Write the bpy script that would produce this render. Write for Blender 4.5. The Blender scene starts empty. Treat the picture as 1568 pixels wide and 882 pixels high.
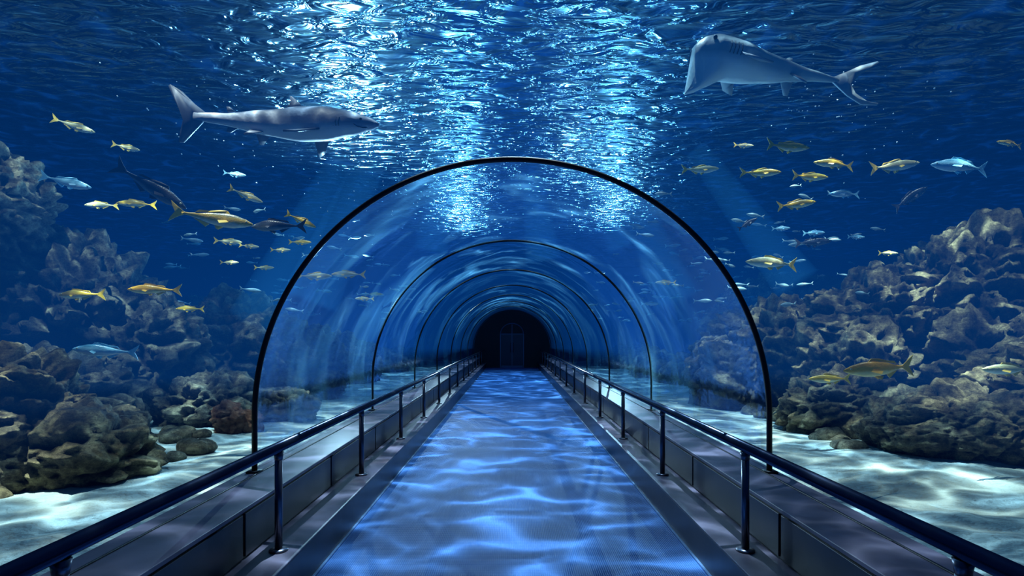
import bpy, bmesh, math, random
from mathutils import Vector, Matrix, noise, Euler
random.seed(7)
scene=bpy.context.scene
try:
    scene.view_settings.view_transform='Standard'
except Exception: pass
COL=scene.collection

# ---------------------------------------------------------------- helpers
def link(o): COL.objects.link(o); return o
def mesh_obj(name, verts, faces, mats=(), fm=None, smooth=True, parent=None):
    me=bpy.data.meshes.new(name); me.from_pydata([tuple(v) for v in verts],[],faces); me.update()
    for m in mats: me.materials.append(m)
    if fm:
        for p,i in zip(me.polygons,fm): p.material_index=i
    if smooth:
        me.polygons.foreach_set('use_smooth',[True]*len(me.polygons))
    o=bpy.data.objects.new(name,me); link(o)
    if parent: o.parent=parent
    return o
def empty(name,loc=(0,0,0)):
    o=bpy.data.objects.new(name,None); o.location=loc; link(o); return o
class Geo:
    def __init__(s): s.v=[];s.f=[];s.m=[]
    def add(s,v,f,m=0):
        b=len(s.v); s.v+= [Vector(x) for x in v]; s.f+=[[i+b for i in q] for q in f]; s.m+=[m]*len(f)
    def box(s,x0,x1,y0,y1,z0,z1,m=0):
        s.add([(x0,y0,z0),(x1,y0,z0),(x1,y1,z0),(x0,y1,z0),(x0,y0,z1),(x1,y0,z1),(x1,y1,z1),(x0,y1,z1)],
              [(0,3,2,1),(4,5,6,7),(0,1,5,4),(1,2,6,5),(2,3,7,6),(3,0,4,7)],m)
    def tube(s,pts,r,seg=14,m=0,caps=True):
        pts=[Vector(p) for p in pts]; rs=r if isinstance(r,(list,tuple)) else [r]*len(pts)
        vs=[];fs=[]; prev=None
        for i,p in enumerate(pts):
            t=(pts[min(i+1,len(pts)-1)]-pts[max(i-1,0)]).normalized()
            if prev is None:
                a=Vector((0,1,0)) if abs(t.y)<.9 else Vector((0,0,1))
                u=t.cross(a).normalized()
            else: u=(prev-t*prev.dot(t)).normalized()
            prev=u; w=t.cross(u)
            for k in range(seg):
                an=2*math.pi*k/seg; vs.append(p+(u*math.cos(an)+w*math.sin(an))*rs[i])
        for i in range(len(pts)-1):
            for k in range(seg):
                a=i*seg+k;b=i*seg+(k+1)%seg; fs.append((a,b,b+seg,a+seg))
        if caps:
            fs.append(tuple(range(seg))[::-1]); n=(len(pts)-1)*seg; fs.append(tuple(range(n,n+seg)))
        s.add(vs,fs,m)
    def obj(s,name,mats,smooth=True,parent=None,bevel=0):
        o=mesh_obj(name,s.v,s.f,mats,s.m,smooth,parent)
        if bevel:
            b=o.modifiers.new('bevel','BEVEL'); b.width=bevel; b.segments=2; b.limit_method='ANGLE'
        return o

def mat(name):
    m=bpy.data.materials.new(name); m.use_nodes=True; nt=m.node_tree; nt.nodes.clear()
    out=nt.nodes.new('ShaderNodeOutputMaterial'); return m,nt,out
def N(nt,t,**k):
    n=nt.nodes.new(t)
    for a,b in k.items():
        setattr(n,a,b)
    return n
def ramp(nt,stops,interp='LINEAR'):
    r=nt.nodes.new('ShaderNodeValToRGB'); cr=r.color_ramp; cr.interpolation=interp
    while len(cr.elements)<len(stops): cr.elements.new(.5)
    for e,(p,c) in zip(cr.elements,stops):
        e.position=p; e.color=(c[0],c[1],c[2],1) if not isinstance(c,(int,float)) else (c,c,c,1)
    return r
def math_(nt,op,a,b=None,c=None,clamp=False):
    n=nt.nodes.new('ShaderNodeMath'); n.operation=op; n.use_clamp=clamp
    for i,x in enumerate((a,b,c)):
        if x is None: continue
        if isinstance(x,(int,float)): n.inputs[i].default_value=x
        else: nt.links.new(x,n.inputs[i])
    return n.outputs[0]
def principled(name,col,rough=.5,metal=0,spec=.5,bump=None):
    m,nt,out=mat(name); p=N(nt,'ShaderNodeBsdfPrincipled')
    p.inputs['Base Color'].default_value=(*col,1); p.inputs['Roughness'].default_value=rough
    p.inputs['Metallic'].default_value=metal; p.inputs['Specular IOR Level'].default_value=spec
    nt.links.new(p.outputs[0],out.inputs[0])
    if bump:
        sc,st=bump; tc=N(nt,'ShaderNodeTexCoord'); no=N(nt,'ShaderNodeTexNoise'); no.inputs['Scale'].default_value=sc
        nt.links.new(tc.outputs['Object'],no.inputs['Vector'])
        b=N(nt,'ShaderNodeBump'); b.inputs['Strength'].default_value=st; b.inputs['Distance'].default_value=.02
        nt.links.new(no.outputs[0],b.inputs['Height']); nt.links.new(b.outputs[0],p.inputs['Normal'])
        r=ramp(nt,[(.3,[c*.7 for c in col]),(.7,[min(1,c*1.25) for c in col])])
        nt.links.new(no.outputs[0],r.inputs[0]); nt.links.new(r.outputs[0],p.inputs['Base Color'])
    return m

# ---------------------------------------------------------------- materials
M_rail=principled('dark_steel',(.05,.065,.11),.24,.9,.5)
M_post=principled('post_steel',(.10,.105,.14),.3,.9,.5)
M_ring=principled('black_ring',(.003,.004,.007),.45,0,.3)
M_panel=principled('dark_panel',(.012,.017,.031),.38,.3,.5,(3,.1))
M_ledge=principled('ledge_slate',(.085,.075,.115),.45,.1,.4,(5,.15))
M_portal=principled('portal_dark',(.004,.006,.016),.7)
M_trim=principled('edge_trim',(.10,.20,.38),.4,.4)

def walkway_mat():
    m,nt,out=mat('blue_ribbed_carpet'); L=nt.links
    tc=N(nt,'ShaderNodeTexCoord'); p=N(nt,'ShaderNodeBsdfPrincipled')
    no=N(nt,'ShaderNodeTexNoise'); no.inputs['Scale'].default_value=1.3; no.inputs['Detail'].default_value=6
    L.new(tc.outputs['Object'],no.inputs['Vector'])
    r=ramp(nt,[(.3,(.020,.105,.34)),(.7,(.042,.16,.46))]); L.new(no.outputs[0],r.inputs[0])
    L.new(r.outputs[0],p.inputs['Base Color'])
    w=N(nt,'ShaderNodeTexWave'); w.bands_direction='Y'; w.inputs['Scale'].default_value=18
    w2=N(nt,'ShaderNodeTexWave'); w2.bands_direction='X'; w2.inputs['Scale'].default_value=22
    L.new(tc.outputs['Object'],w.inputs['Vector']); L.new(tc.outputs['Object'],w2.inputs['Vector'])
    s=math_(nt,'ADD',w.outputs['Fac'],w2.outputs['Fac'])
    b=N(nt,'ShaderNodeBump'); b.inputs['Strength'].default_value=.6; b.inputs['Distance'].default_value=.008
    L.new(s,b.inputs['Height']); L.new(b.outputs[0],p.inputs['Normal'])
    p.inputs['Roughness'].default_value=.55; p.inputs['Specular IOR Level'].default_value=.35
    L.new(p.outputs[0],out.inputs[0]); return m
M_walk=walkway_mat()

def sand_mat():
    m,nt,out=mat('white_sand'); L=nt.links
    tc=N(nt,'ShaderNodeTexCoord'); p=N(nt,'ShaderNodeBsdfPrincipled')
    no=N(nt,'ShaderNodeTexNoise'); no.inputs['Scale'].default_value=2; no.inputs['Detail'].default_value=8
    L.new(tc.outputs['Object'],no.inputs['Vector'])
    r=ramp(nt,[(.3,(.26,.32,.30)),(.7,(.47,.54,.49))]); L.new(no.outputs[0],r.inputs[0]); L.new(r.outputs[0],p.inputs['Base Color'])
    n2=N(nt,'ShaderNodeTexNoise'); n2.inputs['Scale'].default_value=9; n2.inputs['Detail'].default_value=10
    L.new(tc.outputs['Object'],n2.inputs['Vector'])
    b=N(nt,'ShaderNodeBump'); b.inputs['Strength'].default_value=.9; b.inputs['Distance'].default_value=.10
    L.new(n2.outputs[0],b.inputs['Height']); L.new(b.outputs[0],p.inputs['Normal'])
    p.inputs['Roughness'].default_value=.9; L.new(p.outputs[0],out.inputs[0]); return m
M_sand=sand_mat()

def rock_mat(name,dark,mid,light):
    m,nt,out=mat(name); L=nt.links
    tc=N(nt,'ShaderNodeTexCoord'); p=N(nt,'ShaderNodeBsdfPrincipled')
    no=N(nt,'ShaderNodeTexNoise'); no.inputs['Scale'].default_value=3.6; no.inputs['Detail'].default_value=9; no.inputs['Roughness'].default_value=.82
    L.new(tc.outputs['Object'],no.inputs['Vector'])
    r=ramp(nt,[(.37,dark),(.49,mid),(.61,light)]); L.new(no.outputs[0],r.inputs[0])
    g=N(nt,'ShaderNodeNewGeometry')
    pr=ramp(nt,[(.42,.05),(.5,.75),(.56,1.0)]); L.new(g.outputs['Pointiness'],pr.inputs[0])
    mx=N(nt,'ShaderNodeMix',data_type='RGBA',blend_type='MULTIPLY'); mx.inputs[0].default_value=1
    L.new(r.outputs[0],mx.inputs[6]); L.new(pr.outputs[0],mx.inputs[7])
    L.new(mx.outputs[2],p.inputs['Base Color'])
    mu=N(nt,'ShaderNodeTexNoise'); mu.inputs['Scale'].default_value=7; mu.inputs['Detail'].default_value=8; mu.inputs['Roughness'].default_value=.82
    ms=N(nt,'ShaderNodeMapping'); ms.inputs['Scale'].default_value=(1,1,2.2); L.new(tc.outputs['Object'],ms.inputs[0])
    L.new(ms.outputs[0],mu.inputs['Vector'])
    b=N(nt,'ShaderNodeBump'); b.inputs['Strength'].default_value=1; b.inputs['Distance'].default_value=.3
    L.new(mu.outputs[0],b.inputs['Height']); L.new(b.outputs[0],p.inputs['Normal'])
    p.inputs['Roughness'].default_value=.75; p.inputs['Specular IOR Level'].default_value=.4
    L.new(p.outputs[0],out.inputs[0]); return m
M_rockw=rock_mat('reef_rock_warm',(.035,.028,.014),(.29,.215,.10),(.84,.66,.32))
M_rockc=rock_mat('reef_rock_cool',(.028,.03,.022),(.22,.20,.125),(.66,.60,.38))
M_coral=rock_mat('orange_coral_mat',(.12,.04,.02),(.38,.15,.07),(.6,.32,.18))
M_wall=principled('tank_wall_paint',(.006,.025,.07),.9,0,.1)

# ---------------------------------------------------------------- camera
cam=bpy.data.cameras.new('camera'); co=bpy.data.objects.new('camera',cam); link(co)
co.location=(0,0,1.6); co.rotation_euler=(math.radians(90),0,0)
cam.lens=20; cam.sensor_width=36; cam.shift_y=.0478; cam.clip_start=.05; cam.clip_end=200
scene.camera=co

# ---------------------------------------------------------------- walkway & tunnel
Y0,YE=-1.5,29.5
RC,RR,ZL=.996,1.95,.57
g=Geo()
g.box(-1.33,1.33,Y0,YE,-.1,0)
g.obj('floor',[M_walk],False)
for sx in (-1,1):
    g=Geo()
    def bx(x0,x1,*a):
        x0,x1=sx*x0,sx*x1; g.box(min(x0,x1),max(x0,x1),*a)
    YL=YE-.02
    bx(1.33,1.62,Y0,YL,-.1,.25,0)
    bx(1.33,1.45+.17,Y0,YL,.25,.262,1)     # lower ledge cap
    bx(1.62,2.0,Y0,YL,-.1,.55,0)           # box behind panel
    bx(1.60,2.03,Y0,YL,.55,.575,1)         # top ledge slab
    y=Y0
    while y<YL:
        bx(1.606,1.62,y+.01,min(y+1.62,YL),.275,.535,0); y+=1.64   # raised panels with seams
    bx(1.90,1.915,Y0,YL,.575,.582,2)
    bx(1.312,1.332,Y0,YL,-.01,.012,3)      # light edging beside carpet
    g.obj('tunnel_ledge',[M_panel,M_ledge,M_ring,M_trim],False,bevel=.005)
    par=empty('handrail',(sx*1.46,0,0))
    g=Geo(); g.tube([(0,Y0,.912),(0,29.2,.905)],.033,18)
    g.obj('rail',[M_rail],True,par)
    g=Geo()
    for y in [-.1,1.84]+[3.56+1.96*k for k in range(13)]:
        g.tube([(0,y,.262),(0,y,.88)],.024,14,0)
        g.tube([(0,y,.262),(0,y,.272),(0,y,.280)],[.058,.058,.03],18,0)
        g.tube([(0,y,.83),(0,y,.88)],[.024,.032],14,0)
    g.obj('posts',[M_post],True,par)

def arch(r,seg=72,zb=ZL):
    pts=[(-r,zb)]+[(-r*math.cos(math.pi*i/seg),RC+r*math.sin(math.pi*i/seg)) for i in range(seg+1)]+[(r,zb)]
    return pts
ring_y=[4.31,7.95]+[11.4+3.4*k for k in range(6)]
for i,y in enumerate(ring_y):
    g=Geo(); pts=[(x,y,z) for x,z in arch(RR,96)]
    g.tube(pts,.021 if i==0 else .016,12)
    for sx in(-1,1): g.box(sx*RR-.045,sx*RR+.045,y-.05,y+.05,.575,.59)
    g.obj('tunnel_rib_arch',[M_ring],True)

def glass_mat():
    m,nt,out=mat('tunnel_acrylic'); L=nt.links
    tc=N(nt,'ShaderNodeTexCoord'); mp=N(nt,'ShaderNodeMapping'); mp.inputs['Scale'].default_value=(.55,.75,.55)
    L.new(tc.outputs['Object'],mp.inputs[0])
    no=N(nt,'ShaderNodeTexNoise'); no.inputs['Scale'].default_value=1.5; no.inputs['Detail'].default_value=4; no.inputs['Distortion'].default_value=.8
    L.new(mp.outputs[0],no.inputs['Vector'])
    b=N(nt,'ShaderNodeBump'); b.inputs['Strength'].default_value=.4; b.inputs['Distance'].default_value=.04
    L.new(no.outputs[0],b.inputs['Height'])
    fr=N(nt,'ShaderNodeFresnel'); fr.inputs['IOR'].default_value=1.12
    fac=math_(nt,'MULTIPLY_ADD',fr.outputs[0],.26,.012)
    gl=N(nt,'ShaderNodeBsdfGlossy'); gl.inputs['Roughness'].default_value=.08; gl.inputs['Color'].default_value=(.7,.88,1,1)
    L.new(b.outputs[0],gl.inputs['Normal'])
    tr=N(nt,'ShaderNodeBsdfTransparent'); tr.inputs[0].default_value=(.94,.98,1,1)
    # added patchy translucent layer, stands in for light streaks on the acrylic
    tl=N(nt,'ShaderNodeBsdfTranslucent'); tl.inputs[0].default_value=(.20,.64,1,1)
    fr2=ramp(nt,[(.48,0.0),(.70,.27)]); L.new(no.outputs[0],fr2.inputs[0])
    mf=N(nt,'ShaderNodeMixShader'); L.new(fr2.outputs[0],mf.inputs[0]); L.new(tr.outputs[0],mf.inputs[1]); L.new(tl.outputs[0],mf.inputs[2])
    mx=N(nt,'ShaderNodeMixShader'); L.new(fac,mx.inputs[0]); L.new(mf.outputs[0],mx.inputs[1]); L.new(gl.outputs[0],mx.inputs[2])
    L.new(mx.outputs[0],out.inputs[0]); return m
M_glass=glass_mat()
pr=arch(RR-.001,72); n=len(pr); vs=[];fs=[]
ys=[4.31+(YE-.02-4.31)*i/50 for i in range(51)]
for y in ys: vs+=[(x,y,z) for x,z in pr]
for i in range(50):
    for k in range(n-1): a=i*n+k; fs.append((a,a+1,a+1+n,a+n))
mesh_obj('acrylic_tunnel',vs,fs,[M_glass])

# portal wall & door at the end
g=Geo()
pr=arch(RR+.03,60,0); 
c=[(x,YE,z) for x,z in pr]; g.add(c,[tuple(range(len(c)))],0)
g.obj('wall_back',[M_portal],False)
M_frame=principled('door_frame_metal',(.06,.10,.21),.4,.5)
M_doorg=principled('door_glass',(.006,.016,.045),.3,.0)
par=empty('door_1',(0,YE-.06,0))
g=Geo()
g.box(-.62,-.58,-.03,.03,0,1.75);g.box(.58,.62,-.03,.03,0,1.75);g.box(-.015,.015,-.03,.03,0,2.25);g.box(-.56,.56,-.03,.03,1.73,1.77)
g.tube([(-.59*math.cos(math.pi*i/24),0,1.75+.55*math.sin(math.pi*i/24)) for i in range(25)],.025,8)
g.box(-.56,.56,-.03,.03,0,.12)
g.obj('frame',[M_frame],False,par)
g=Geo(); g.box(-.58,-.015,-.01,.01,.1,1.74);g.box(.015,.58,-.01,.01,.1,1.74); g.obj('panes',[M_doorg],False,par)
g=Geo(); g.tube([(-.07,-.07,.8),(-.07,-.07,1.3)],.015);g.tube([(.07,-.07,.8),(.07,-.07,1.3)],.015); g.obj('handles',[M_rail],True,par)

# ---------------------------------------------------------------- tank shell
XW,YB,YF=22,32,-6
g=Geo(); g.box(-XW-.2,-XW,YF,YB,-.3,6); g.obj('wall_left',[M_wall],False)
g=Geo(); g.box(XW,XW+.2,YF,YB,-.3,6); g.obj('wall_right',[M_wall],False)
g=Geo(); g.box(-XW,XW,YB,YB+.2,-.3,6); g.obj('wall_far',[M_wall],False)
g=Geo(); g.box(-XW,XW,YF-.2,YF,-.3,6); g.obj('wall_front',[M_wall],False)
for sx in(-1,1):
    vs=[];fs=[];nx,nyy=130,240
    for j in range(nyy+1):
        y=YF+.02+(YB-YF-.04)*j/nyy
        for i in range(nx+1):
            t=i/nx; x=2.03+(XW-2.05)*t**1.5
            z=.22+.10*noise.noise(Vector((x*.5*sx,y*.5,1)))*min(1,t*8)+.035*noise.noise(Vector((x*2.3*sx,y*2.3,4)))+.015*noise.noise(Vector((x*6*sx,y*6,4)))+ .04*max(0,x-3.5)*.5
            vs.append((sx*x,y,z))
    for j in range(nyy):
        for i in range(nx):
            a=j*(nx+1)+i; q=(a,a+1,a+nx+2,a+nx+1); fs.append(q if sx>0 else q[::-1])
    mesh_obj('sand_seabed',vs,fs,[M_sand])

# ---------------------------------------------------------------- rocks
_ico={}
def ico(sub):
    if sub not in _ico:
        bm=bmesh.new(); bmesh.ops.create_icosphere(bm,subdivisions=sub,radius=1)
        bm.verts.ensure_lookup_table()
        _ico[sub]=([v.co.normalized() for v in bm.verts],[tuple(v.index for v in f.verts) for f in bm.faces]); bm.free()
    return _ico[sub]
def rocks(name,blobs,m,sub=5,freq=1.3,amp=.5):
    g=Geo()
    for bi,b in enumerate(blobs):
        cx,cy,cz,rx,ry,rz=b[:6]; s=b[6] if len(b)>6 else sub
        dv,df=ico(s); c=Vector((cx,cy,cz)); r=min(rx,ry,rz,1.2); out=[]
        off=Vector((bi*3.7,cx,cy))
        for d in dv:
            p=Vector((d.x*rx,d.y*ry,d.z*rz))
            q=(c+p)
            wv=noise.noise_vector(q*1.3)*.45+noise.noise_vector(q*3.5)*.14
            q2=Vector((q.x,q.y,q.z*1.7))*freq+off+wv
            ds,_=noise.voronoi(q2)
            cre=min(ds[1]-ds[0],.5)
            ds3,_=noise.voronoi(q2*2.3+wv)
            cre2=min(ds3[1]-ds3[0],.5)
            qa=Vector((q.x,q.y,q.z*1.9))
            rid=noise.ridged_multi_fractal(qa*2.2+off,.8,2.2,7,1.0,2.0)
            low=noise.noise(q*.7+off)
            disp=r*(amp*(cre-.25)+.24*(cre2-.2)+.25*low)+min(r,.8)*.15*(rid-1.1)
            out.append(c+p+d*disp)
        g.add(out,df,0)
    return g.obj(name,[m],True)
rocks('reef_rock_boulder',[(5.5,6.7,.5,1.25,.85,.5,7),(6.9,6.9,.8,1.2,1,.8)],M_rockw,6,1.8)
rocks('reef_rock_boulder',[(4.9,8.5,.5,.85,.7,.62)],M_rockw,6,1.8)
rocks('reef_rock_ridge',[(8.3,10.2,1.8,2.0,1.7,1.75,7),(6.7,10.2,1.3,1.35,1.4,1.5,7),(5.7,9.6,.8,.85,1.1,1.1,6),(7.5,8.9,.9,1.3,1.,1.1,6),(5.3,11.2,1.2,.8,.9,1.05,6)],M_rockw,5)
rocks('reef_rock_boulder',[(4.15,11.2,.8,.6,.8,.85),(5.3,12.8,1.1,1.2,1,1.2)],M_rockc,6)
rocks('reef_rock_ridge',[(8.6,18,1.5,2.5,2,2.0),(13,18.5,1.5,4,2.5,2.6),(11,14,1.2,2,1.6,1.7)],M_rockc,6,.9)
rocks('reef_rock_boulder',[(-5.3,5.6,.6,1.1,.8,.8,7),(-4.25,5.5,.4,.78,.6,.52),(-4.9,4.9,.3,.6,.45,.4)],M_rockw,6,1.8)
rocks('reef_rock_boulder',[(-4.7,8.9,.45,.8,.6,.6),(-3.95,9.6,.35,.7,.55,.45)],M_rockc,6,1.8)
rocks('reef_rock_ridge',[(-7.7,10,1.5,1.5,1.5,1.8,6),(-6.4,10,1.1,1.0,1.1,1.35,6),(-6.5,8.0,.6,1.1,.8,.8,6),(-9.6,9.5,2,1.6,1.6,2)],M_rockc,5)
rocks('reef_rock_ridge',[(-8.3,8.8,3.5,1.0,1.1,1.1),(-8.6,8.8,2.2,1.1,1.1,1.6)],M_rockc,6)
rocks('reef_rock_ridge',[(-6.0,12.2,1.2,1.2,1.2,1.35),(-4.9,13,.8,1.0,1,1.1),(-7.6,11.5,.9,1.6,1.2,1.2)],M_rockc,6)
rocks('reef_rock_ridge',[(-9,18,1.2,2.5,2,1.7),(-5.3,17,.7,1.4,1,1.1),(-13,17,1.5,3,2,2.2)],M_rockc,5,.9)
bl=[]
for k in range(16):
    y=16+k*.9
    for sx in(-1,1):
        x=sx*(4.2+random.random()*1.6+.03*y); s=.45+random.random()*.5
        bl.append((x,y+random.random()*.6,.3,s*1.2,s,s*(.7+.5*random.random()),4))
rocks('reef_rock_field',bl,M_rockc,4)
rb=[]
for k in range(110):
    sx=random.choice((-1,1)); y=random.uniform(6.2,14); x=sx*(random.uniform(3.6,5.2)+(y-6)*.08+(.3 if sx>0 else 0)); s=random.uniform(.05,.19)
    rb.append((x,y,.27,s*1.3,s,s*.8,3))
rocks('reef_rubble',rb,M_rockc,3,3)
rocks('orange_coral',[(-4.05,8.15,.42,.22,.2,.25,5),(-3.8,8.3,.36,.18,.15,.18,5)],M_coral,5,4,.6)

# ---------------------------------------------------------------- fish
def interp(pts,t):
    for (a,b),(c,d) in zip(pts,pts[1:]):
        if t<=c:
            u=(t-a)/(c-a); u=u*u*(3-2*u)*.5+u*.5; return b+(d-b)*u
    return pts[-1][1]
def fish_body(g,up,dn,wd,x0=.5,x1=-.36,nr=30,ns=18,m=0,curve=None):
    vs=[];fs=[]
    for i in range(nr+1):
        t=(i/nr); t=t**1.25
        x=x0+(x1-x0)*t; u=max(interp(up,t),.0015); d=max(interp(dn,t),.0015); w=max(interp(wd,t),.0015)
        cz=curve(x) if curve else 0
        for k in range(ns):
            a=2*math.pi*k/ns; s=math.sin(a); c=math.cos(a)
            vs.append((x,w*math.copysign(abs(c)**.9,c),cz+(u if s>0 else d)*s))
    for i in range(nr):
        for k in range(ns):
            a=i*ns+k;b=i*ns+(k+1)%ns; fs.append((a,a+ns,b+ns,b))
    fs.append(tuple(range(ns))); fs.append(tuple(range(nr*ns,nr*ns+ns))[::-1])
    g.add(vs,fs,m)
def fin(g,pts,th=.004,m=1):
    P=[Vector(p) for p in pts]; n=len(P)
    nrm=Vector((0,0,0))
    for i in range(n): nrm+=P[i].cross(P[(i+1)%n])
    nrm=nrm.normalized()*th
    g.add([p+nrm for p in P]+[p-nrm for p in P],[tuple(range(n)),tuple(range(n,2*n))[::-1]]+[(i,i+n,(i+1)%n+n,(i+1)%n) for i in range(n)],m)
def ball(g,c,r,m):
    dv,df=ico(2); c=Vector(c); g.add([c+d*r for d in dv],df,m)
def sway(g,amp):
    for v in g.v: v.y+=amp*math.sin(v.x*5.0+.6)*(max(0,.35-v.x))
def skin_mat(name,back,side,belly,z0,z1,rough=.35,metal=.0,spots=.15):
    m,nt,out=mat(name); L=nt.links
    tc=N(nt,'ShaderNodeTexCoord'); sp=N(nt,'ShaderNodeSeparateXYZ'); L.new(tc.outputs['Object'],sp.inputs[0])
    no=N(nt,'ShaderNodeTexNoise'); no.inputs['Scale'].default_value=9; no.inputs['Detail'].default_value=4
    L.new(tc.outputs['Object'],no.inputs['Vector'])
    z=N(nt,'ShaderNodeMapRange'); z.inputs['From Min'].default_value=z0; z.inputs['From Max'].default_value=z1; L.new(sp.outputs['Z'],z.inputs[0])
    s=math_(nt,'MULTIPLY_ADD',math_(nt,'SUBTRACT',no.outputs[0],.5),spots*2,z.outputs[0])
    r=ramp(nt,[(.0,belly),(.3,belly),(.45,side),(.65,side),(.85,back)]); L.new(s,r.inputs[0])
    p=N(nt,'ShaderNodeBsdfPrincipled'); L.new(r.outputs[0],p.inputs['Base Color'])
    p.inputs['Roughness'].default_value=rough; p.inputs['Metallic'].default_value=metal
    vo=N(nt,'ShaderNodeTexVoronoi'); vo.inputs['Scale'].default_value=60; L.new(tc.outputs['Object'],vo.inputs['Vector'])
    b=N(nt,'ShaderNodeBump'); b.inputs['Strength'].default_value=.15; b.inputs['Distance'].default_value=.01
    L.new(vo.outputs['Distance'],b.inputs['Height']); L.new(b.outputs[0],p.inputs['Normal'])
    L.new(p.outputs[0],out.inputs[0]); return m
M_eye=principled('fish_eye',(.003,.003,.003),.08); M_eyew=principled('fish_iris',(.7,.65,.4),.3)
def fish_geo(h=.105,nr=30,ns=18,detail=True,sw=.12):
    g=Geo(); p=[(0,.05),(.04,.26),(.13,.6),(.3,.95),(.42,1),(.6,.82),(.82,.36),(.93,.17),(1,.2)]
    fish_body(g,[(t,v*h) for t,v in p],[(t,v*h*.95) for t,v in p],[(t,v*h*.5*(1 if t<.8 else .6)) for t,v in p],nr=nr,ns=ns)
    fin(g,[(-.335,0,.018),(-.40,0,.06),(-.50,0,.135),(-.475,0,.07),(-.435,0,0),(-.475,0,-.07),(-.50,0,-.135),(-.40,0,-.06),(-.335,0,-.018)])
    if detail:
        fin(g,[(.2,0,h*.85),(.15,0,h+.035),(.05,0,h+.03),(-.06,0,h+.0),(-.18,0,h*.72+.015),(-.22,0,h*.45),(-.1,0,h*.7),(.05,0,h*.92)])
        fin(g,[(-.05,0,-h*.8),(-.09,0,-h-.025),(-.16,0,-h*.7-.01),(-.23,0,-h*.38),(-.15,0,-h*.5)])
        for s in(-1,1):
            fin(g,[(.2,s*h*.48,-.02),(.10,s*(h*.5+.05),-.055),(.07,s*(h*.5+.035),-.02),(.17,s*h*.48,.0)],.002)
            fin(g,[(.12,s*.02,-h*.9),(.05,s*.03,-h-.035),(.02,s*.025,-h*.9)],.002)
            ball(g,(.415,s*h*.25,h*.2),.0125,3); ball(g,(.417,s*(h*.25+.004),h*.2),.009,2)
    sway(g,sw); return g
palette={
 'yellow_snapper':((.50,.38,.05),(1.0,.62,.04),(.95,.86,.50),(1.0,.64,.03),.095),
 'silver_snapper':((.42,.44,.25),(.85,.76,.38),(.85,.88,.75),(.95,.65,.10),.095),
 'blue_jack':((.08,.28,.42),(.32,.68,.85),(.75,.90,.95),(.25,.65,.85),.105),
 'dark_trevally':((.01,.014,.025),(.03,.045,.07),(.12,.16,.2),(.03,.035,.05),.10),
 'yellowfin_mackerel':((.12,.13,.08),(.75,.47,.07),(.7,.66,.5),(.95,.58,.05),.095),
 'orange_snapper':((.60,.32,.03),(1.0,.50,.02),(1.0,.75,.30),(1.0,.54,.03),.095),
}
FM={}
for k,(b,s,be,fc,h) in palette.items():
    mats=[skin_mat(k+'_skin',b,s,be,-h,h),principled(k+'_fin',fc,.5),M_eye,M_eyew]
    gg=fish_geo(h); me=bpy.data.meshes.new(k); me.from_pydata([tuple(v) for v in gg.v],[],gg.f)
    for m in mats: me.materials.append(m)
    for p,i in zip(me.polygons,gg.m): p.material_index=i; p.use_smooth=(i!=1)
    FM[k]=me
def put(kind,x,y,z,L,face=1,pitch=0,yaw=0):
    o=bpy.data.objects.new(kind,FM[kind]); link(o); o.location=(x,y,z); o.scale=(L,L,L)
    o.rotation_euler=Euler((0,math.radians(-pitch),math.radians(yaw if face>0 else 180+yaw)),'XYZ'); return o
Y,S,B,D,K,O='yellow_snapper','silver_snapper','blue_jack','dark_trevally','yellowfin_mackerel','orange_snapper'
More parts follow.
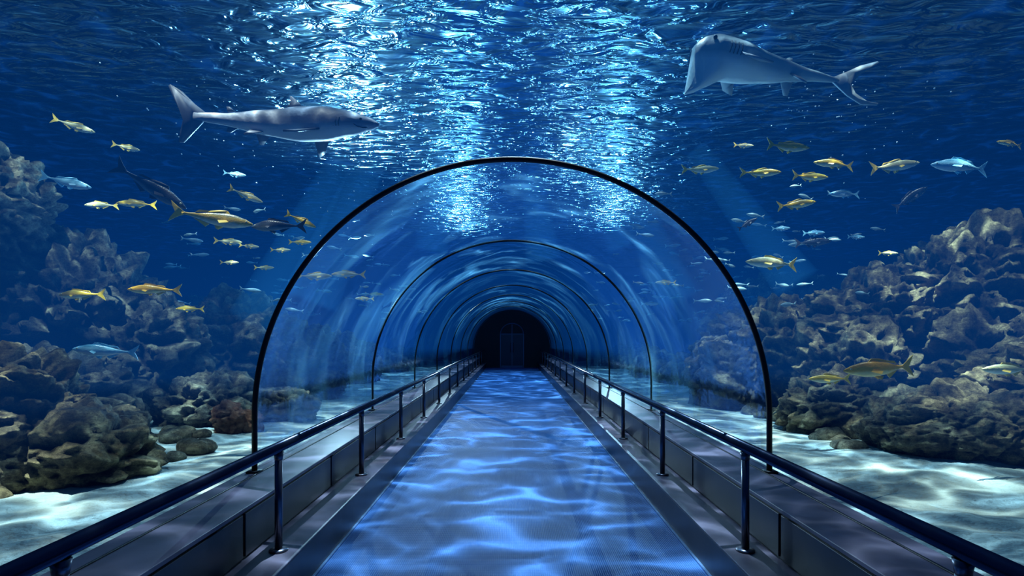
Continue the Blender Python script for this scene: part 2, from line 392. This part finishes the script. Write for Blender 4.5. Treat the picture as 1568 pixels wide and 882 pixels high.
F=[ # kind, x,y,z, length, facing, pitch, yaw
 (D,-3.86,6.1,3.2,.80,1,-32,10),(K,-3.2,6.1,2.87,.82,1,-8,8),(D,-2.62,6.35,2.84,.64,-1,0,-10),
 (S,-3.27,7,3.34,.42,1,-22,10),(Y,-2.48,6.7,2.97,.38,1,-25,0),
 (S,-6.7,8.71,4.83,.58,1,-15,15),(S,-5.9,8.71,4.5,.42,1,-12,0),(B,-6.1,7.8,3.72,.62,1,-12,10),
 (S,-6.3,8.71,3.62,.50,-1,0,0),(Y,-5.76,8.71,3.64,.55,-1,0,10),(B,-4.24,8.71,4.09,.34,1,-6,0),
 (S,-4.34,8.71,3.06,.42,1,-3,0),(S,-4.02,8.71,2.99,.3,1,-5,0),(S,-3.54,8.71,2.93,.3,1,0,0),(Y,-3.24,8.71,3.05,.34,1,0,0),
 (S,-3.02,8.71,2.53,.54,1,0,0),(S,-2.51,8.71,2.56,.52,-1,0,0),
 (O,-4.39,6.97,2.18,.60,-1,0,8),(Y,-5.29,6.97,2.12,.57,-1,-1,-5),(Y,-4.94,8.71,2.03,.42,-1,0,0),
 (B,-4.37,6.1,1.45,.62,-1,4,10),(S,-3.79,8.71,2.66,.3,1,0,0),(S,-4.32,8.71,2.74,.28,1,0,0),
 (Y,2.95,6.1,3.64,.53,1,0,8),(S,2.31,7,3.66,.48,1,3,0),(Y,3.05,7,3.62,.50,1,0,-8),(Y,3.97,7,3.73,.52,-1,4,0),
 (Y,3.71,7.1,3.6,.5,1,0,5),(S,4.69,7,3.7,.66,1,8,0),(B,5.53,7,3.7,.76,-1,3,0),(Y,6.13,7,3.98,.34,-1,8,0),
 (B,4.1,7,3.36,.40,-1,0,0),(Y,3.49,7,3.23,.51,1,8,0),(D,5.45,7.8,3.5,.6,1,32,0),(S,3.54,8.71,4.53,.32,1,0,0),
 (S,3.21,7,2.51,.70,-1,2,5),(D,3.6,8.71,3.33,.36,1,30,0),(B,4.11,8.71,3.26,.3,1,3,0),(B,4.61,8.71,3.19,.36,1,3,0),
 (B,5.26,8.71,3.13,.28,1,0,0),(D,4.6,8.71,3.05,.6,1,5,0),(S,5.61,8.5,2.85,.32,1,0,0),
 (O,3.4,5.23,1.31,.76,-1,-3,6),(Y,3.42,6.1,1.15,.48,-1,0,0),(S,4.9,5.6,1.28,.55,-1,0,0),
 (S,2.83,10.45,2.6,.4,-1,0,0),(B,2.9,12,2.3,.4,1,0,0),(Y,-2.9,12,2.5,.38,1,0,0),(S,-2.7,10.4,2.3,.35,-1,0,0),
]
for f in F: put(*f)
gs=Geo(); lo=fish_geo(.11,10,8,False,.1)
for k in range(240):
    sx=random.choice((-1,1,1)); y=random.uniform(9,20); x=sx*random.uniform(2.4,2.7+y*.4); z=random.uniform(2.1,4.0)
    L=random.uniform(.16,.38); yaw=random.choice((0,math.pi))+random.uniform(-.5,.5)
    M=Matrix.Translation((x,y,z))@Euler((0,random.uniform(-.2,.2),yaw)).to_matrix().to_4x4()@Matrix.Scale(L,4)
    gs.add([M@v for v in lo.v],lo.f,0)
gs.obj('small_fish_school',[principled('small_fish_skin',(.36,.54,.56),.35,.1,.5,(4,.1))])

# shark
g=Geo()
up=[(0,.008),(.05,.032),(.15,.058),(.3,.082),(.45,.086),(.65,.064),(.85,.030),(1,.020)]
dn=[(0,.008),(.05,.026),(.15,.052),(.3,.074),(.45,.076),(.65,.054),(.85,.026),(1,.018)]
wd=[(0,.01),(.05,.035),(.15,.055),(.3,.07),(.45,.068),(.65,.045),(.85,.02),(1,.008)]
fish_body(g,up,dn,wd,.5,-.38,44,26)
fin(g,[(-.33,0,.024),(-.38,0,.06),(-.44,0,.115),(-.495,0,.145),(-.505,0,.138),(-.475,0,.08),(-.44,0,.015),(-.425,0,-.02),(-.435,0,-.075),(-.44,0,-.125),(-.42,0,-.125),(-.375,0,-.07),(-.34,0,-.024)],.006)
fin(g,[(.12,0,.074),(.09,0,.108),(.055,0,.136),(.045,0,.136),(.05,0,.108),(.03,0,.08)],.006)
fin(g,[(-.2,0,.040),(-.225,0,.062),(-.24,0,.062),(-.235,0,.038)],.004)
fin(g,[(-.19,0,-.034),(-.22,0,-.059),(-.235,0,-.056),(-.23,0,-.034)],.004)
for s in(-1,1):
    fin(g,[(.24,s*.05,-.035),(.16,s*.16,-.085),(.12,s*.19,-.095),(.125,s*.15,-.08),(.15,s*.05,-.045)],.004)
    fin(g,[(-.06,s*.03,-.05),(-.11,s*.075,-.08),(-.125,s*.07,-.08),(-.12,s*.025,-.045)],.004)
    ball(g,(.425,s*.038,.01),.007,2)
    g.tube([(.452,s*.018,-.022),(.435,s*.031,-.027),(.41,s*.041,-.024),(.395,s*.047,-.016)],.0022,6,2)
    for k in range(5):
        x=.33-.014*k; g.tube([(x,s*.0585,.012),(x-.004,s*.0605,-.01),(x-.002,s*.056,-.028)],.0016,5,2)
sway(g,.10)
M_sh=skin_mat('shark_skin',(.17,.20,.25),(.20,.23,.29),(.46,.50,.55),-.075,.078,.55,0,.06)
o=g.obj('reef_shark',[M_sh,principled('shark_fin',(.10,.12,.16),.5),M_eye]); o.location=(-2.87,6.97,4.22); o.scale=(2.56,)*3
o.rotation_euler=(0,math.radians(3),math.radians(-6))

# big pale ray-like fish (deep blunt head at its left end)
g=Geo()
up=[(0,.045),(.02,.075),(.08,.092),(.2,.085),(.4,.062),(.6,.045),(.8,.026),(1,.012)]
dn=[(0,.165),(.03,.15),(.1,.12),(.2,.105),(.35,.095),(.5,.075),(.7,.042),(.85,.022),(1,.012)]
wd=[(0,.03),(.03,.06),(.12,.10),(.3,.11),(.5,.07),(.75,.03),(1,.008)]
def cur(x): return .02 - .035*math.sin((x+.3)*2)
fish_body(g,up,dn,wd,.46,-.30,50,26,0,cur)
for v in g.v:   # concave, forward-raked blunt muzzle
    if v.x>.30:
        k=min(1,(v.x-.30)/.14); zz=v.z+.03
        v.x+= k*( .03*math.cos(zz*22) -.02 + (.06 if zz<-.09 else 0)*min(1,(-.09-zz)*20) )
        if zz<-.06: v.z-=k*.055
cz=cur(-.28)
fin(g,[(-.27,0,cz+.012),(-.33,0,cz+.05),(-.40,0,cz+.10),(-.49,0,cz+.145),(-.50,0,cz+.14),(-.42,0,cz+.07),(-.365,0,cz+.0),(-.40,0,cz-.04),(-.47,0,cz-.065),(-.53,0,cz-.06),(-.53,0,cz-.068),(-.44,0,cz-.085),(-.36,0,cz-.06),(-.27,0,cz-.012)],.005)
for s in(-1,1):
    fin(g,[(.28,s*.10,-.03),(.21,s*.17,-.075),(.15,s*.18,-.085),(.18,s*.12,-.055),(.16,s*.09,-.03)],.005,1)
    fin(g,[(-.02,s*.04,-.03),(-.07,s*.08,-.075),(-.09,s*.075,-.075),(-.08,s*.03,-.03)],.004,1)
    ball(g,(.40,s*.083,.02),.010,2)
    for k in range(4):
        x=.33-.018*k; g.tube([(x,s*.109,.01),(x-.004,s*.112,-.015),(x-.002,s*.103,-.045)],.002,5,2)
fin(g,[(.02,0,.04),(-.02,0,.065),(-.04,0,.067),(-.04,0,.03)],.005,1)
M_ry=skin_mat('giant_guitarfish_skin',(.18,.27,.31),(.42,.55,.56),(.80,.90,.86),-.15,.10,.5,0,.05)
o=g.obj('giant_guitarfish',[M_ry,principled('guitarfish_fin',(.26,.35,.40),.5),M_eye]); o.location=(2.9,6.1,4.46); o.scale=(2.2,)*3
o.rotation_euler=(0,math.radians(-10),math.radians(180+8))

# bubbles
g=Geo()
for k in range(160):
    c=random.choice(((5.0,8,4.6,.9),(4.2,8,4.9,1.0),(-4.2,8,4.6,.8),(-2.6,9,3.8,1.2)))
    p=(c[0]+random.gauss(0,c[3]*.5),c[1]+random.gauss(0,.6),min(5.3,c[2]+random.gauss(0,.4)))
    r=random.uniform(.004,.012); dv,df=ico(1); P=Vector(p); g.add([P+d*r for d in dv],df)
g.obj('air_bubbles',[principled('bubble_skin',(.75,.88,.95),.1)])

# ---------------------------------------------------------------- water surface
ZS=5.5
def surf_mat():
    m,nt,out=mat('rippled_water_surface'); L=nt.links
    tc=N(nt,'ShaderNodeTexCoord')
    dn=N(nt,'ShaderNodeTexNoise'); dn.noise_dimensions='2D'; dn.inputs['Scale'].default_value=1.7; dn.inputs['Detail'].default_value=1
    L.new(tc.outputs['Object'],dn.inputs['Vector'])
    vm=N(nt,'ShaderNodeVectorMath',operation='MULTIPLY_ADD'); L.new(dn.outputs['Color'],vm.inputs[0]); vm.inputs[1].default_value=(.6,.6,0); L.new(tc.outputs['Object'],vm.inputs[2])
    mp=N(nt,'ShaderNodeMapping'); mp.inputs['Scale'].default_value=(1.0,1.6,1); L.new(vm.outputs[0],mp.inputs[0])
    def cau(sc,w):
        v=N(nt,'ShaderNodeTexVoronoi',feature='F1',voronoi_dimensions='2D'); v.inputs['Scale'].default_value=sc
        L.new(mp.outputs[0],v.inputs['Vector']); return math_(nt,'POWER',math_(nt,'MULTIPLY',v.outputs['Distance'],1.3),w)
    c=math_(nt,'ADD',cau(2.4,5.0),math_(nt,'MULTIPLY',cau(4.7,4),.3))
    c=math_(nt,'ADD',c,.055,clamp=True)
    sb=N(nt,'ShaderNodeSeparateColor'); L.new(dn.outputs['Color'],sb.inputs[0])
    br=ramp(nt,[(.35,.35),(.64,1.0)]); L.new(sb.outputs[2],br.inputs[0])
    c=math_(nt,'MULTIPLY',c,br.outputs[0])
    tr=N(nt,'ShaderNodeBsdfTransparent'); L.new(c,tr.inputs[0])  # caustic light pattern put into the surface's transmission colour
    mr=N(nt,'ShaderNodeMapping'); mr.inputs['Scale'].default_value=(.75,2.0,1); L.new(tc.outputs['Object'],mr.inputs[0])
    n1=N(nt,'ShaderNodeTexNoise'); n1.noise_dimensions='2D'; n1.inputs['Scale'].default_value=2.5; n1.inputs['Detail'].default_value=3; n1.inputs['Roughness'].default_value=.45; n1.inputs['Distortion'].default_value=.6
    L.new(mr.outputs[0],n1.inputs['Vector'])
    b=N(nt,'ShaderNodeBump'); b.inputs['Strength'].default_value=1; b.inputs['Distance'].default_value=.17
    L.new(n1.outputs[0],b.inputs['Height'])
    gl=N(nt,'ShaderNodeBsdfGlossy'); gl.inputs['Roughness'].default_value=.19; gl.inputs['Color'].default_value=(.44,.79,1,1)
    L.new(b.outputs[0],gl.inputs['Normal'])
    mx=N(nt,'ShaderNodeMixShader'); mx.inputs[0].default_value=.5
    L.new(tr.outputs[0],mx.inputs[1]); L.new(gl.outputs[0],mx.inputs[2]); L.new(mx.outputs[0],out.inputs[0]); return m
vs=[];fs=[];nx,nyy=160,160
for j in range(nyy+1):
    for i in range(nx+1):
        x=-XW+.02+(2*XW-.04)*i/nx; y=YF+.02+(YB-YF-.04)*j/nyy
        vs.append((x,y,ZS+.05*noise.noise(Vector((x*.8,y*1.2,0)))))
for j in range(nyy):
    for i in range(nx): a=j*(nx+1)+i; fs.append((a,a+1,a+nx+2,a+nx+1))
mesh_obj('water_surface',vs,fs,[surf_mat()])

# water body: absorbs light; emission stands in for scattered light and light shafts
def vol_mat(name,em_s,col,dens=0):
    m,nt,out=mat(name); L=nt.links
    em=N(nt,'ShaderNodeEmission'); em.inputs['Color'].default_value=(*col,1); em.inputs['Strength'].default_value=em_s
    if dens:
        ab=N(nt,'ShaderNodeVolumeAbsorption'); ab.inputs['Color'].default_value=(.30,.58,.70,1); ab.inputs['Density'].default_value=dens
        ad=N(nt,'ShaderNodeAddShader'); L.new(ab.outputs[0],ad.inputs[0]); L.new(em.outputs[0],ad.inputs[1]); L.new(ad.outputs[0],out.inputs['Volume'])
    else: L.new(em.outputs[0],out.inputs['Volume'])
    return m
WB=empty('sea_water',(0,0,0))
def prism(name,prof,y0,y1,m):
    n=len(prof); vs=[(x,y0,z) for x,z in prof]+[(x,y1,z) for x,z in prof]
    fs=[(i,(i+1)%n,(i+1)%n+n,i+n) for i in range(n)]+[tuple(range(n))[::-1],tuple(range(n,2*n))]
    o=mesh_obj(name,vs,fs,[m],None,False,WB)
    bm=bmesh.new(); bm.from_mesh(o.data); bmesh.ops.triangulate(bm,faces=bm.faces); bmesh.ops.recalc_face_normals(bm,faces=bm.faces); bm.to_mesh(o.data); bm.free()
a=arch(2.0,40)
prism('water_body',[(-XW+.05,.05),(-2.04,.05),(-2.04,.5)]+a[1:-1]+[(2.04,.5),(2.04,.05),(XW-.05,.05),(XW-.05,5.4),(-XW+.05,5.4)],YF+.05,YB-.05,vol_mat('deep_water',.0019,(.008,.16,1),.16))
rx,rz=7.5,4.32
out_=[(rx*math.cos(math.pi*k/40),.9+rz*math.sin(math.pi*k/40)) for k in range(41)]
prism('glow_water_layer',out_+arch(2.01,40)[1:-1],YF+.1,YB-.1,vol_mat('glow_water',.0150,(.006,.24,1)))  # added emissive layer imitating stronger scattered light near the centre
M_shaft=vol_mat('light_shaft_glow',.15,(.05,.42,1))
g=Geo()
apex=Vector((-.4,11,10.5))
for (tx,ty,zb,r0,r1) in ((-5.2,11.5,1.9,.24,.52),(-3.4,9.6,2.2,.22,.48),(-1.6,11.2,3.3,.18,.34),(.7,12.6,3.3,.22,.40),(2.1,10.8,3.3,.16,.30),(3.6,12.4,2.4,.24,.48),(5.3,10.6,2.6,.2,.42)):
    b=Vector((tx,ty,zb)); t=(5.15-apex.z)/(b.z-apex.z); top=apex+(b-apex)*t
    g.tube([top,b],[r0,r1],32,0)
g.obj('glow_light_shafts',[M_shaft],False,WB)  # emissive tubes shaped to imitate beams of light

# ---------------------------------------------------------------- lights
def spot(name,loc,tgt,power,col,ang,blend=.6,r=.03):
    l=bpy.data.lights.new(name,'SPOT'); l.energy=power; l.color=col; l.spot_size=math.radians(ang); l.spot_blend=blend; l.shadow_soft_size=r
    o=bpy.data.objects.new(name,l); link(o); o.location=loc
    o.rotation_euler=(Vector(tgt)-Vector(loc)).to_track_quat('-Z','Y').to_euler(); return o
spot('overhead_spotlight',(0,8,15),(0,7,0),98000,(.70,.89,1),58,.85)
spot('overhead_spotlight',(0,20,15),(0,20,0),105000,(.55,.82,1),60,.8)
spot('overhead_spotlight',(6.0,6.5,14),(6.2,8.6,0),145000,(1,.94,.80),47,.9)
spot('overhead_spotlight',(-6.0,5,14),(-5.5,7.6,0),130000,(1,.94,.80),43,.9)
UP=[((-3.6,12.3,3.0),3000),((-1.9,21,3.2),2900),((1.6,15.2,3.2),400),((3.6,20,3.2),2300)]  # added unseen lamps that make glints on the water's underside
for p,e in UP: spot('glint_helper_lamp',p,(p[0]*.8,p[1]-2.5,6),e,(.68,.9,1),150,.5,0.0)
w=bpy.data.worlds.new('world'); scene.world=w; w.use_nodes=True
bg=w.node_tree.nodes.get('Background'); bg.inputs[0].default_value=(.012,.17,.75,1); bg.inputs[1].default_value=.38
